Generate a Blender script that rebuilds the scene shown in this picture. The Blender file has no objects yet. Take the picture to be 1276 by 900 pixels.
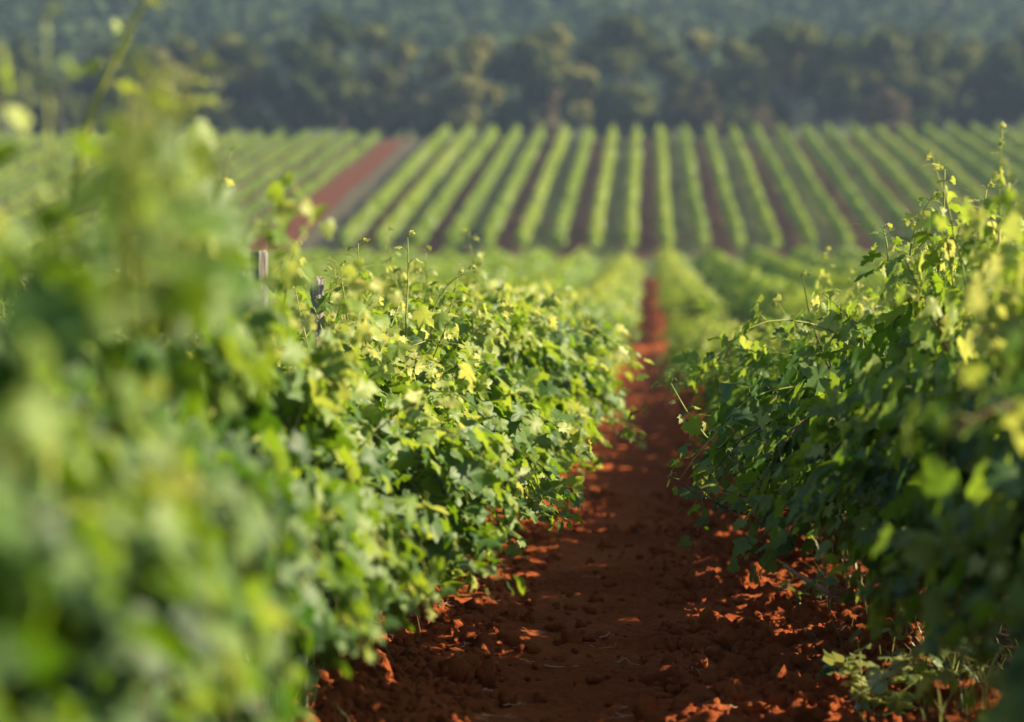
import bpy, math
import numpy as np
from mathutils import Vector

SC = bpy.context.scene
COL = SC.collection
R = math.radians

# ------------------------------------------------------------------ camera
CAM_H = 1.5
cam_d = bpy.data.cameras.new("camera")
cam = bpy.data.objects.new("camera", cam_d)
COL.objects.link(cam)
cam_d.sensor_width = 36.0
cam_d.lens = 85.0
cam_d.clip_start = 0.05
cam_d.clip_end = 4000.0
cam.location = (0, 0, CAM_H)
cam.rotation_euler = (R(90 - 2.47), 0, R(3.21))
cam_d.dof.use_dof = True
cam_d.dof.focus_distance = 9.5
cam_d.dof.aperture_fstop = 1.65
SC.camera = cam

# ------------------------------------------------------------------ light
SUN_AZ, SUN_EL = R(91), R(31)
world = bpy.data.worlds.new("World")
SC.world = world
world.use_nodes = True
wn = world.node_tree
sky = wn.nodes.new("ShaderNodeTexSky")
sky.sky_type = 'NISHITA'
sky.sun_disc = False
sky.sun_elevation = SUN_EL
sky.sun_rotation = SUN_AZ
wn.links.new(sky.outputs[0], wn.nodes["Background"].inputs[0])
wn.nodes["Background"].inputs[1].default_value = 0.06
sun_d = bpy.data.lights.new("sun", 'SUN')
sun_d.energy = 5.0
sun_d.angle = R(0.5)
sun_d.color = (1.0, 0.84, 0.58)
sun = bpy.data.objects.new("sun", sun_d)
COL.objects.link(sun)
sdir = Vector((math.sin(SUN_AZ) * math.cos(SUN_EL), math.cos(SUN_AZ) * math.cos(SUN_EL), math.sin(SUN_EL)))
sun.rotation_euler = sdir.to_track_quat('Z', 'Y').to_euler()
SC.view_settings.view_transform = 'Standard'
SC.view_settings.look = 'None'
SC.view_settings.exposure = 1.5
SC.view_settings.gamma = 1.0
SC.render.engine = 'CYCLES'
SC.cycles.use_denoising = True
SC.cycles.max_bounces = 7
SC.cycles.diffuse_bounces = 3
SC.cycles.glossy_bounces = 2
SC.cycles.transmission_bounces = 4
SC.cycles.volume_bounces = 0
SC.cycles.caustics_reflective = False
SC.cycles.caustics_refractive = False

# ------------------------------------------------------------------ terrain
_ky = np.array([-80, 0, 9.5, 20, 40, 60, 80, 110, 130, 150, 170, 190, 212, 232, 250, 280, 350, 500, 800, 1000, 1300.])
_kz = np.array([.3, 0, -.03, -.2, -.6, -.75, -.62, -.1, .45, 1.2, 4.0, 6.9, 9.9, 12.7, 13.6, 14.4, 21, 50, 98, 128, 134.])
_fy = np.arange(-100, 1320, 1.0)
_fz = np.interp(_fy, _ky, _kz)
_k = np.exp(-0.5 * (np.arange(-12, 13) / 4.0) ** 2); _k /= _k.sum()
_fz = np.convolve(np.pad(_fz, 12, mode='edge'), _k, mode='valid')


def zt(y):
    return np.interp(y, _fy, _fz)


ROW = 2.27
HALF = 1.13


def row_x(k):            # k = 1.. right, -1.. left
    return (HALF + ROW * (abs(k) - 1)) * (1 if k > 0 else -1)


# ------------------------------------------------------------------ helpers
def link(o, parent=None):
    COL.objects.link(o)
    if parent is not None:
        o.parent = parent
    return o


def tag(o, label=None, cat=None, group=None, kind=None):
    if label: o["label"] = label
    if cat: o["category"] = cat
    if group: o["group"] = group
    if kind: o["kind"] = kind
    return o


def empty(name, loc, rz=0.0):
    o = bpy.data.objects.new(name, None)
    o.empty_display_size = 0.2
    o.location = loc
    o.rotation_euler = (0, 0, rz)
    return link(o)


def obj(name, me, parent=None, loc=None):
    o = bpy.data.objects.new(name, me)
    if loc is not None: o.location = loc
    return link(o, parent)


def mesh_np(name, verts, faces, mats, mat_idx=None, smooth=False, attrs=None, uv=None):
    """verts Nx3; faces: list of arrays (M,k) with one k each"""
    me = bpy.data.meshes.new(name)
    verts = np.asarray(verts, np.float32)
    me.vertices.add(len(verts))
    me.vertices.foreach_set("co", verts.ravel())
    faces = [np.asarray(f, np.int32) for f in faces if len(f)]
    nl = sum(f.size for f in faces); nf = sum(len(f) for f in faces)
    me.loops.add(nl); me.polygons.add(nf)
    me.loops.foreach_set("vertex_index", np.concatenate([f.ravel() for f in faces]))
    tot = np.concatenate([np.full(len(f), f.shape[1], np.int32) for f in faces])
    st = np.concatenate([[0], np.cumsum(tot)[:-1]]).astype(np.int32)
    me.polygons.foreach_set("loop_start", st)
    for m in mats: me.materials.append(m)
    if mat_idx is not None:
        me.polygons.foreach_set("material_index", np.asarray(mat_idx, np.int32))
    if smooth:
        me.polygons.foreach_set("use_smooth", np.ones(nf, bool))
    me.update(calc_edges=True)
    if attrs:
        for an, (dom, typ, data) in attrs.items():
            a = me.attributes.new(an, typ, dom)
            a.data.foreach_set("vector" if typ == 'FLOAT_VECTOR' else "value", np.asarray(data, np.float32).ravel())
    return me


def tube(pts, rad, n=6):
    """swept tube: returns verts, quads, caps omitted except end fan as quads"""
    pts = np.asarray(pts, float); m = len(pts)
    rad = np.broadcast_to(np.asarray(rad, float), (m,))
    t = np.gradient(pts, axis=0); t /= np.linalg.norm(t, axis=1)[:, None] + 1e-9
    ref = np.array([0.3, 0.2, 1.0]) if abs(t[0][2]) < .8 else np.array([1.0, .2, .1])
    a = np.cross(t, ref); a /= np.linalg.norm(a, axis=1)[:, None] + 1e-9
    b = np.cross(t, a)
    ang = np.arange(n) / n * 2 * np.pi
    v = pts[:, None, :] + rad[:, None, None] * (np.cos(ang)[None, :, None] * a[:, None, :] + np.sin(ang)[None, :, None] * b[:, None, :])
    v = v.reshape(-1, 3)
    i = np.arange(m - 1)[:, None] * n; j = np.arange(n)[None, :]; j2 = (j + 1) % n
    q = np.stack([i + j, i + j2, i + n + j2, i + n + j], -1).reshape(-1, 4)
    v = np.vstack([v, pts[:1], pts[-1:]])
    c0, c1 = m * n, m * n + 1
    e = (m - 1) * n
    jj = np.arange(n)
    tr = np.vstack([np.stack([np.full(n, c0), (jj + 1) % n, jj], -1), np.stack([np.full(n, c1), e + jj, e + (jj + 1) % n], -1)])
    return v, q, tr


class Soup:
    def __init__(s):
        s.v = []; s.f3 = []; s.f4 = []; s.n = 0; s.m3 = []; s.m4 = []; s.r3 = []; s.r4 = []

    def add(s, v, f3=None, f4=None, mat=0, rnd3=None, rnd4=None):
        v = np.asarray(v, float).reshape(-1, 3)
        if f3 is not None and len(f3):
            f3 = np.asarray(f3); s.f3.append(f3 + s.n); s.m3.append(np.full(len(f3), mat)); s.r3.append(np.full(len(f3), .5) if rnd3 is None else rnd3)
        if f4 is not None and len(f4):
            f4 = np.asarray(f4); s.f4.append(f4 + s.n); s.m4.append(np.full(len(f4), mat)); s.r4.append(np.full(len(f4), .5) if rnd4 is None else rnd4)
        s.v.append(v); s.n += len(v)

    def tube(s, pts, rad, n=6, mat=0):
        v, q, t = tube(pts, rad, n); s.add(v, t, q, mat)

    def mesh(s, name, mats, smooth=False):
        fs, mi, rn = [], [], []
        if s.f3: fs.append(np.vstack(s.f3)); mi += s.m3; rn += s.r3
        if s.f4: fs.append(np.vstack(s.f4)); mi += s.m4; rn += s.r4
        return mesh_np(name, np.vstack(s.v), fs, mats, np.concatenate(mi), smooth,
                       {"leaf_tone": ('FACE', 'FLOAT', np.concatenate(rn))})


# ------------------------------------------------------------------ materials
def new_mat(name):
    m = bpy.data.materials.new(name); m.use_nodes = True
    nt = m.node_tree; nt.nodes.clear()
    out = nt.nodes.new("ShaderNodeOutputMaterial")
    return m, nt, out


def N(nt, t, **kw):
    n = nt.nodes.new(t)
    for k, v in kw.items(): setattr(n, k, v)
    return n


def ramp(nt, stops):
    r = nt.nodes.new("ShaderNodeValToRGB")
    e = r.color_ramp.elements
    e[0].position, e[0].color = stops[0][0], (*stops[0][1], 1)
    e[1].position, e[1].color = stops[-1][0], (*stops[-1][1], 1)
    for p, c in stops[1:-1]:
        x = e.new(p); x.color = (*c, 1)
    return r


def leaf_mat(name, stops, tstops, trans=.45, gloss=.16, rough=.38, objvar=.25):
    m, nt, out = new_mat(name)
    at = N(nt, "ShaderNodeAttribute", attribute_name="leaf_tone")
    oi = N(nt, "ShaderNodeObjectInfo")
    ad = N(nt, "ShaderNodeMath", operation='MULTIPLY_ADD')
    sub = N(nt, "ShaderNodeMath", operation='SUBTRACT'); sub.inputs[1].default_value = .5
    nt.links.new(oi.outputs["Random"], sub.inputs[0])
    nt.links.new(sub.outputs[0], ad.inputs[0]); ad.inputs[1].default_value = objvar
    nt.links.new(at.outputs["Fac"], ad.inputs[2])
    r1 = ramp(nt, stops); r2 = ramp(nt, tstops)
    nt.links.new(ad.outputs[0], r1.inputs[0]); nt.links.new(ad.outputs[0], r2.inputs[0])
    # fine mottling
    ge = N(nt, "ShaderNodeNewGeometry")
    nz = N(nt, "ShaderNodeTexNoise"); nz.inputs["Scale"].default_value = 60
    nt.links.new(ge.outputs["Position"], nz.inputs["Vector"])
    mx = N(nt, "ShaderNodeMixRGB", blend_type='MULTIPLY'); mx.inputs[0].default_value = .5
    nr = ramp(nt, [(.3, (.6, .65, .6)), (.7, (1.2, 1.15, 1.1))])
    nt.links.new(nz.outputs[0], nr.inputs[0])
    nt.links.new(r1.outputs[0], mx.inputs[1]); nt.links.new(nr.outputs[0], mx.inputs[2])
    d = N(nt, "ShaderNodeBsdfDiffuse"); t = N(nt, "ShaderNodeBsdfTranslucent"); g = N(nt, "ShaderNodeBsdfGlossy")
    nt.links.new(mx.outputs[0], d.inputs[0]); nt.links.new(r2.outputs[0], t.inputs[0])
    g.inputs["Roughness"].default_value = rough; g.inputs[0].default_value = (.95, 1, .92, 1)
    a = N(nt, "ShaderNodeMixShader"); a.inputs[0].default_value = trans
    nt.links.new(d.outputs[0], a.inputs[1]); nt.links.new(t.outputs[0], a.inputs[2])
    fr = N(nt, "ShaderNodeFresnel"); fr.inputs[0].default_value = 1.45
    fm = N(nt, "ShaderNodeMath", operation='MULTIPLY_ADD'); fm.inputs[1].default_value = .7; fm.inputs[2].default_value = gloss * .2
    nt.links.new(fr.outputs[0], fm.inputs[0])
    mn = N(nt, "ShaderNodeMath", operation='MINIMUM'); mn.inputs[1].default_value = gloss * 2
    nt.links.new(fm.outputs[0], mn.inputs[0])
    b = N(nt, "ShaderNodeMixShader")
    nt.links.new(mn.outputs[0], b.inputs[0]); nt.links.new(a.outputs[0], b.inputs[1]); nt.links.new(g.outputs[0], b.inputs[2])
    nt.links.new(b.outputs[0], out.inputs[0])
    return m


def plain_mat(name, stops, scale=8, rough=.8, stretch=(1, 1, 1), bump=.3, detail=6, objvar=False):
    m, nt, out = new_mat(name)
    tc = N(nt, "ShaderNodeTexCoord")
    mp = N(nt, "ShaderNodeMapping"); mp.inputs["Scale"].default_value = stretch
    nz = N(nt, "ShaderNodeTexNoise"); nz.inputs["Scale"].default_value = scale; nz.inputs["Detail"].default_value = detail
    nt.links.new(tc.outputs["Object"], mp.inputs[0]); nt.links.new(mp.outputs[0], nz.inputs["Vector"])
    r = ramp(nt, stops); nt.links.new(nz.outputs[0], r.inputs[0])
    p = N(nt, "ShaderNodeBsdfPrincipled"); p.inputs["Roughness"].default_value = rough
    p.inputs["Specular IOR Level"].default_value = .25
    nt.links.new(r.outputs[0], p.inputs[0])
    if bump:
        b = N(nt, "ShaderNodeBump"); b.inputs["Strength"].default_value = bump; b.inputs["Distance"].default_value = .02
        nt.links.new(nz.outputs[0], b.inputs["Height"]); nt.links.new(b.outputs[0], p.inputs["Normal"])
    nt.links.new(p.outputs[0], out.inputs[0])
    return m


M = {}
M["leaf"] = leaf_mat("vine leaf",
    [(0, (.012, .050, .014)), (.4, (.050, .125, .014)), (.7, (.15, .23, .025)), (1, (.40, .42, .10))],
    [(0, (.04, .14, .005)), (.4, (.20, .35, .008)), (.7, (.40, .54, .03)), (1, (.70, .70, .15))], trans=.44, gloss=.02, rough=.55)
M["leaf_far"] = leaf_mat("vine leaf in bulk",
    [(0, (.04, .10, .012)), (.45, (.14, .22, .02)), (.75, (.24, .31, .03)), (1, (.35, .38, .07))],
    [(0, (.10, .25, .008)), (.45, (.30, .44, .015)), (.75, (.47, .57, .03)), (1, (.62, .64, .10))], trans=.45, gloss=.02, rough=.5)
M["tree_leaf"] = leaf_mat("tree leaf",
    [(0, (.045, .075, .026)), (.5, (.115, .135, .042)), (1, (.21, .20, .07))],
    [(0, (.03, .07, .015)), (.5, (.08, .12, .025)), (1, (.18, .19, .05))], trans=.25, gloss=.0, objvar=.75)
M["hill_leaf"] = leaf_mat("hill forest leaf",
    [(0, (.03, .055, .028)), (.5, (.05, .08, .035)), (1, (.085, .11, .045))],
    [(0, (.02, .05, .015)), (.5, (.04, .08, .02)), (1, (.07, .11, .03))], trans=.2, gloss=.0, objvar=0)
M["tree_leaf_pale"] = leaf_mat("dry pale tree leaf",
    [(0, (.07, .06, .035)), (.5, (.12, .10, .055)), (1, (.20, .16, .09))],
    [(0, (.07, .06, .03)), (.5, (.12, .10, .05)), (1, (.18, .15, .08))], trans=.3, gloss=.0, objvar=.4)
M["weed_leaf"] = leaf_mat("weed leaf",
    [(0, (.05, .09, .02)), (.5, (.12, .17, .04)), (1, (.32, .33, .12))],
    [(0, (.12, .2, .02)), (.5, (.3, .38, .06)), (1, (.55, .55, .2))], trans=.42, gloss=.12)
M["grass"] = leaf_mat("grass blade",
    [(0, (.05, .08, .02)), (.5, (.10, .13, .03)), (1, (.26, .24, .09))],
    [(0, (.08, .14, .02)), (.5, (.18, .22, .04)), (1, (.35, .32, .1))], trans=.4, gloss=.08)
M["cane"] = plain_mat("green cane", [(.3, (.16, .20, .04)), (.7, (.34, .36, .09))], 20, .5, bump=0)
M["cane_red"] = plain_mat("brown cane", [(.3, (.06, .035, .018)), (.7, (.14, .085, .03))], 20, .55, bump=0)
M["bark"] = plain_mat("vine bark", [(.25, (.03, .02, .014)), (.55, (.09, .06, .04)), (.8, (.19, .13, .085))], 30, .9, (3, 3, .5), .9)
M["wood"] = plain_mat("weathered post wood", [(.25, (.07, .065, .06)), (.5, (.20, .18, .165)), (.8, (.40, .37, .33))], 18, .85, (6, 6, .35), .7)
M["stake"] = plain_mat("stake wood", [(.3, (.06, .045, .035)), (.7, (.17, .13, .10))], 20, .8, (4, 4, .4), .4)
M["tie"] = plain_mat("green tie tape", [(.3, (.02, .22, .17)), (.7, (.05, .36, .28))], 5, .5, bump=0)
M["straw"] = plain_mat("dry stem", [(.3, (.30, .20, .11)), (.7, (.56, .43, .28))], 40, .7, bump=0)
M["deadwood"] = plain_mat("dry pruned cane", [(.3, (.22, .11, .07)), (.7, (.42, .24, .16))], 30, .8, bump=.3)
M["tree_bark"] = plain_mat("tree bark", [(.3, (.05, .04, .03)), (.7, (.14, .11, .09))], 6, .9, (2, 2, .4), .5)


def soil_mat(name, base, pale, dark, fine=True):
    m, nt, out = new_mat(name)
    ge = N(nt, "ShaderNodeNewGeometry")
    n1 = N(nt, "ShaderNodeTexNoise"); n1.inputs["Scale"].default_value = 1.7; n1.inputs["Detail"].default_value = 8; n1.inputs["Roughness"].default_value = .65
    n2 = N(nt, "ShaderNodeTexNoise"); n2.inputs["Scale"].default_value = 38; n2.inputs["Detail"].default_value = 8; n2.inputs["Roughness"].default_value = .7
    nt.links.new(ge.outputs["Position"], n1.inputs["Vector"]); nt.links.new(ge.outputs["Position"], n2.inputs["Vector"])
    r = ramp(nt, [(.25, dark), (.5, base), (.78, pale)])
    mx = N(nt, "ShaderNodeMath", operation='MULTIPLY_ADD'); mx.inputs[1].default_value = .55
    nt.links.new(n1.outputs[0], mx.inputs[0])
    h = N(nt, "ShaderNodeMath", operation='MULTIPLY'); h.inputs[1].default_value = .45
    nt.links.new(n2.outputs[0], h.inputs[0]); nt.links.new(h.outputs[0], mx.inputs[2])
    nt.links.new(mx.outputs[0], r.inputs[0])
    p = N(nt, "ShaderNodeBsdfPrincipled"); p.inputs["Roughness"].default_value = .95; p.inputs["Specular IOR Level"].default_value = .08
    nt.links.new(r.outputs[0], p.inputs[0])
    b = N(nt, "ShaderNodeBump"); b.inputs["Strength"].default_value = .8; b.inputs["Distance"].default_value = .03
    nt.links.new(n2.outputs[0], b.inputs["Height"]); nt.links.new(b.outputs[0], p.inputs["Normal"])
    nt.links.new(p.outputs[0], out.inputs[0])
    return m, nt, r, p


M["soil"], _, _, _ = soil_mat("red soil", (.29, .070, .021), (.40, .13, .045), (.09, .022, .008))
M["road"], _, _, _ = soil_mat("red dirt road", (.11, .038, .019), (.165, .07, .038), (.07, .024, .013))


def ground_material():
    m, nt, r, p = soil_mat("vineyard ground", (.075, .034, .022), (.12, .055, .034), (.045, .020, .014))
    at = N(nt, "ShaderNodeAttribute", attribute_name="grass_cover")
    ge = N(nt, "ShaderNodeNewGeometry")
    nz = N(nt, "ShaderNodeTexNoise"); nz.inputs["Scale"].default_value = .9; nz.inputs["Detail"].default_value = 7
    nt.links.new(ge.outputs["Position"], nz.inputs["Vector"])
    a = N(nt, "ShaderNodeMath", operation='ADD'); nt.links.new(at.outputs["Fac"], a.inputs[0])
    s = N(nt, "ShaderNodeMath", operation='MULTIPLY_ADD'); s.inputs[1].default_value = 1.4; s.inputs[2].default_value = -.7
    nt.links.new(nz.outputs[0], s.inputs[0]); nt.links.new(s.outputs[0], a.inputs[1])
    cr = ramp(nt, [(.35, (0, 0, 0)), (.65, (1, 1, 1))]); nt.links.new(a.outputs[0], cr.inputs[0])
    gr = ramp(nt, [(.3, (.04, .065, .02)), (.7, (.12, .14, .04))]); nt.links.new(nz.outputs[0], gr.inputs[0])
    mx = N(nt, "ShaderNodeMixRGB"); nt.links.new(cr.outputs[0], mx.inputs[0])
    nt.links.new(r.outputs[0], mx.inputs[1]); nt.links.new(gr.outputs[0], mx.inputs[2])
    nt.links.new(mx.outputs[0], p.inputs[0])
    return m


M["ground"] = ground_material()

# ------------------------------------------------------------------ noise for soil relief
rg = np.random.default_rng(7)


def vnoise(x, y, seed):
    """smooth value noise at unit lattice"""
    r = np.random.default_rng(seed).random((64, 64))
    xi = np.floor(x).astype(int); yi = np.floor(y).astype(int)
    fx = x - xi; fy = y - yi
    fx = fx * fx * (3 - 2 * fx); fy = fy * fy * (3 - 2 * fy)
    a = r[xi % 64, yi % 64]; b = r[(xi + 1) % 64, yi % 64]; c = r[xi % 64, (yi + 1) % 64]; d = r[(xi + 1) % 64, (yi + 1) % 64]
    return (a * (1 - fx) + b * fx) * (1 - fy) + (c * (1 - fx) + d * fx) * fy


def sstep(a, b, x):
    t = np.clip((x - a) / (b - a), 0, 1); return t * t * (3 - 2 * t)


def soil_relief(x, y):
    """height of the worked soil in the alley: clods, two wheel tracks with lug prints, banked edges"""
    cl = 0
    for s, sc, am in ((1, 3.0, .030), (2, 8, .030), (3, 19, .024), (4, 42, .011)):
        n = vnoise(x * sc + s * 7.3, y * sc * .9, 100 + s)
        cl = cl + am * (np.maximum(n - .42, 0) * 2.2 - .25)
    z = cl * (.85 + .6 * sstep(.1, .6, x))                           # cloddier on the right
    for c, w in ((-.22, .30), (.75, .26)):
        wob = c + .03 * np.sin(y * .7)
        m = np.exp(-((x - wob) / w) ** 4)
        keep = m * (.8 if c < 0 else .35)
        lug = .019 * np.sin(2 * np.pi * (y + .45 * np.abs(x - wob)) / .105)
        lug = lug + .009 * np.sin(2 * np.pi * (y * 1.0 + x * .3) / .047 + 3 * vnoise(x * 5, y * 5, 55))
        lug = lug * sstep(.25, .6, vnoise(x * 2 + 9, y * 1.3, 77))
        z = z * (1 - keep * .75) + keep * (lug - .022)
        z = z - .02 * np.exp(-((x - wob - w * .62) / .03) ** 2) * sstep(.3, .7, vnoise(x + 3, y * 2.2, 78))
    z = z + .07 * sstep(.55, 1.05, np.abs(x))                         # bank under the rows
    return z


# ------------------------------------------------------------------ ground, path, roads
def grid_mesh(name, xs, ys, zf, mat, attrf=None, smooth=True):
    X, Y = np.meshgrid(xs, ys); Z = zf(X, Y)
    v = np.stack([X, Y, Z], -1).reshape(-1, 3)
    nx, ny = len(xs), len(ys)
    i = (np.arange(ny - 1)[:, None] * nx + np.arange(nx - 1)[None, :])
    q = np.stack([i, i + 1, i + nx + 1, i + nx], -1).reshape(-1, 4)
    at = None
    if attrf is not None:
        at = {"grass_cover": ('POINT', 'FLOAT', attrf(X, Y).ravel())}
    return mesh_np(name, v, [q], [mat], None, smooth, at)


PX = 1.36


def ground_z(x, y):
    z = zt(y) + .05 * (vnoise(x * .8, y * .8, 3) - .5) * (y < 150)
    # bank of soil along each vine row
    k = np.abs((np.abs(x) + ROW / 2) / ROW - np.round((np.abs(x) + ROW / 2) / ROW))
    z = z + np.where((y < 240) & (np.abs(x) < 70), .06 * np.exp(-(((np.abs(np.abs(x) - HALF) + ROW / 2) % ROW - ROW / 2) / .5) ** 2), 0)
    inside = (1 - sstep(PX - .16, PX - .04, np.abs(x))) * (1 - sstep(127.0, 128.5, y)) * sstep(-.5, 1.0, y)
    z = z - .25 * inside
    far = sstep(300, 420, y) * 6 * (vnoise(x * .012 + 5, y * .012, 12) - .5)
    return z + far


def ground_cover(x, y):
    par = np.floor(x / ROW + .5).astype(int) % 2
    g = np.where((y > 149) & (y < 233) & (x > -19.8), np.where(par == 1, .62, .30), .12)
    g = np.where((y > 149) & (y < 233) & (x < -25.2), .5, g)
    g = np.where((y > 128) & (y <= 149), .75, g)
    g = np.where((y > 45) & (y <= 128) & (np.abs(x) > 1.3), .72, g)
    g = np.where(y >= 233, .66, g)
    g = np.where((y > 240), .95, g)
    g = np.where((y > 149) & (y < 233) & (x > -22.4) & (x < -19.9), .5, g)
    return g


xs = np.unique(np.concatenate([np.arange(-76, 48, .568), [-PX, -PX + .05, -PX + .1, -PX + .16, PX - .16, PX - .1, PX - .05, PX], np.linspace(-900, -76, 30), np.linspace(48, 900, 30)]))
ys = np.unique(np.concatenate([np.arange(-30, 300, 1.0), np.arange(300, 1060, 12)]))
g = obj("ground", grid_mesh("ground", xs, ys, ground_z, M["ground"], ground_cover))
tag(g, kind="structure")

pxs = np.concatenate([np.arange(-PX, PX + .001, .0145)])
pys = np.concatenate([np.arange(0, 6.5, .05), np.arange(6.5, 16, .0145), np.arange(16, 30, .045), np.arange(30, 128, .3)])


def path_z(x, y):
    base = zt(y)
    edge = sstep(PX - .30, PX, np.abs(x))
    return base + soil_relief(x, y) - edge * .14 + .02


p = obj("path", grid_mesh("path", pxs, pys, path_z, M["soil"]))
tag(p, kind="structure")


def strip(name, x0, x1, y0, y1, mat, lift=.05, n=14, xf=None):
    xs_ = np.linspace(0, 1, n); ys_ = np.arange(y0, y1 + .01, 1.0)
    T, Y = np.meshgrid(xs_, ys_)
    if xf is None: X = x0 + (x1 - x0) * T
    else: X = xf(T, Y)
    Z = zt(Y) + lift + .06 * (vnoise(X * 1.3, Y * 1.1, 9) - .5)
    v = np.stack([X, Y, Z], -1).reshape(-1, 3); nx = n; ny = len(ys_)
    i = (np.arange(ny - 1)[:, None] * nx + np.arange(nx - 1)[None, :])
    q = np.stack([i, i + 1, i + nx + 1, i + nx], -1).reshape(-1, 4)
    o = obj(name, mesh_np(name, v, [q], [mat], None, True))
    return tag(o, kind="structure")


strip("dirt_road", 0, 0, 131, 236, M["road"], .10,
      xf=lambda T, Y: (-25.1 + 2.1 * T) + (T - 1.0) * .7 * (1 - sstep(150, 236, Y)) + np.where((T < .01) | (T > .99), 1, .0) * .5 * (vnoise(Y * .6, T * 9, 44) - .5))
M["dry_verge"], _, _, _ = soil_mat("dry grassy verge", (.085, .078, .048), (.14, .125, .08), (.05, .045, .03))
strip("grass_strip", 0, 0, 146, 236, M["dry_verge"], .12,
      xf=lambda T, Y: (-23.0 + 2.9 * T) + np.where((T < .01), 1, .0) * .5 * (vnoise(Y * .6, T * 9, 45) - .5))
strip("headland_track", -80, 50, 236.3, 239.5, M["road"], .09, n=120)

# ------------------------------------------------------------------ vine leaves
_half = [(.09, -.10), (.30, -.17), (.47, -.04), (.585, .13), (.45, .20), (.50, .34), (.615, .55), (.40, .53), (.255, .585), (.235, .76), (.12, .89)]
OUT_N = np.array([(0, .02)] + _half + [(0, 1.03)] + [(-u, v) for u, v in reversed(_half)])
OUT_M = np.array([(0, 0), (.42, -.10), (.55, .15), (.60, .54), (.25, .62), (0, 1.0), (-.25, .62), (-.60, .54), (-.55, .15), (-.42, -.10)])


def leaf_batch(sp, pos, axis, nrm, size, tone, outline, rng, mat=0, cup=.35):
    """leaves as fans: pos = petiole joint, axis = towards tip, nrm = upper face"""
    L = len(pos)
    if not L: return
    axis = axis / (np.linalg.norm(axis, axis=1)[:, None] + 1e-9)
    nrm = nrm - axis * (nrm * axis).sum(1)[:, None]
    nrm = nrm / (np.linalg.norm(nrm, axis=1)[:, None] + 1e-9)
    side = np.cross(axis, nrm)
    o = np.vstack([outline, [(0, .33)]]); K = len(outline)
    u = o[:, 0][None, :] * rng.uniform(.88, 1.12, (L, 1)); v = o[:, 1][None, :] * np.ones((L, 1))
    fold = rng.normal(-.12, .28, (L, 1)); droop = rng.normal(-.25, .22, (L, 1))
    w = fold * np.abs(u) + droop * (v - .2) ** 2 + rng.normal(0, .045, (L, K + 1)) + cup * .12 * np.sin(u * 7 + rng.uniform(0, 6, (L, 1)))
    w[:, -1] = rng.normal(0, .03, L)
    P = pos[:, None, :] + size[:, None, None] * (u[..., None] * side[:, None, :] + v[..., None] * axis[:, None, :] + w[..., None] * nrm[:, None, :])
    j = np.arange(K); tri = np.stack([np.full(K, K), j, (j + 1) % K], -1)
    F = (tri[None] + (np.arange(L) * (K + 1))[:, None, None]).reshape(-1, 3)
    sp.add(P.reshape(-1, 3), F, None, mat, np.repeat(np.clip(tone, 0, 1), K))


def cane_path(rng, p0, d0, length, n, droop, wander=.09):
    pts = [np.array(p0, float)]; d = np.array(d0, float); d /= np.linalg.norm(d)
    step = length / n
    for i in range(n):
        d = d + rng.normal(0, wander, 3) + np.array([0, 0, -droop * (i / n) ** 1.0])
        d /= np.linalg.norm(d)
        pts.append(pts[-1] + d * step)
    return np.array(pts)


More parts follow.
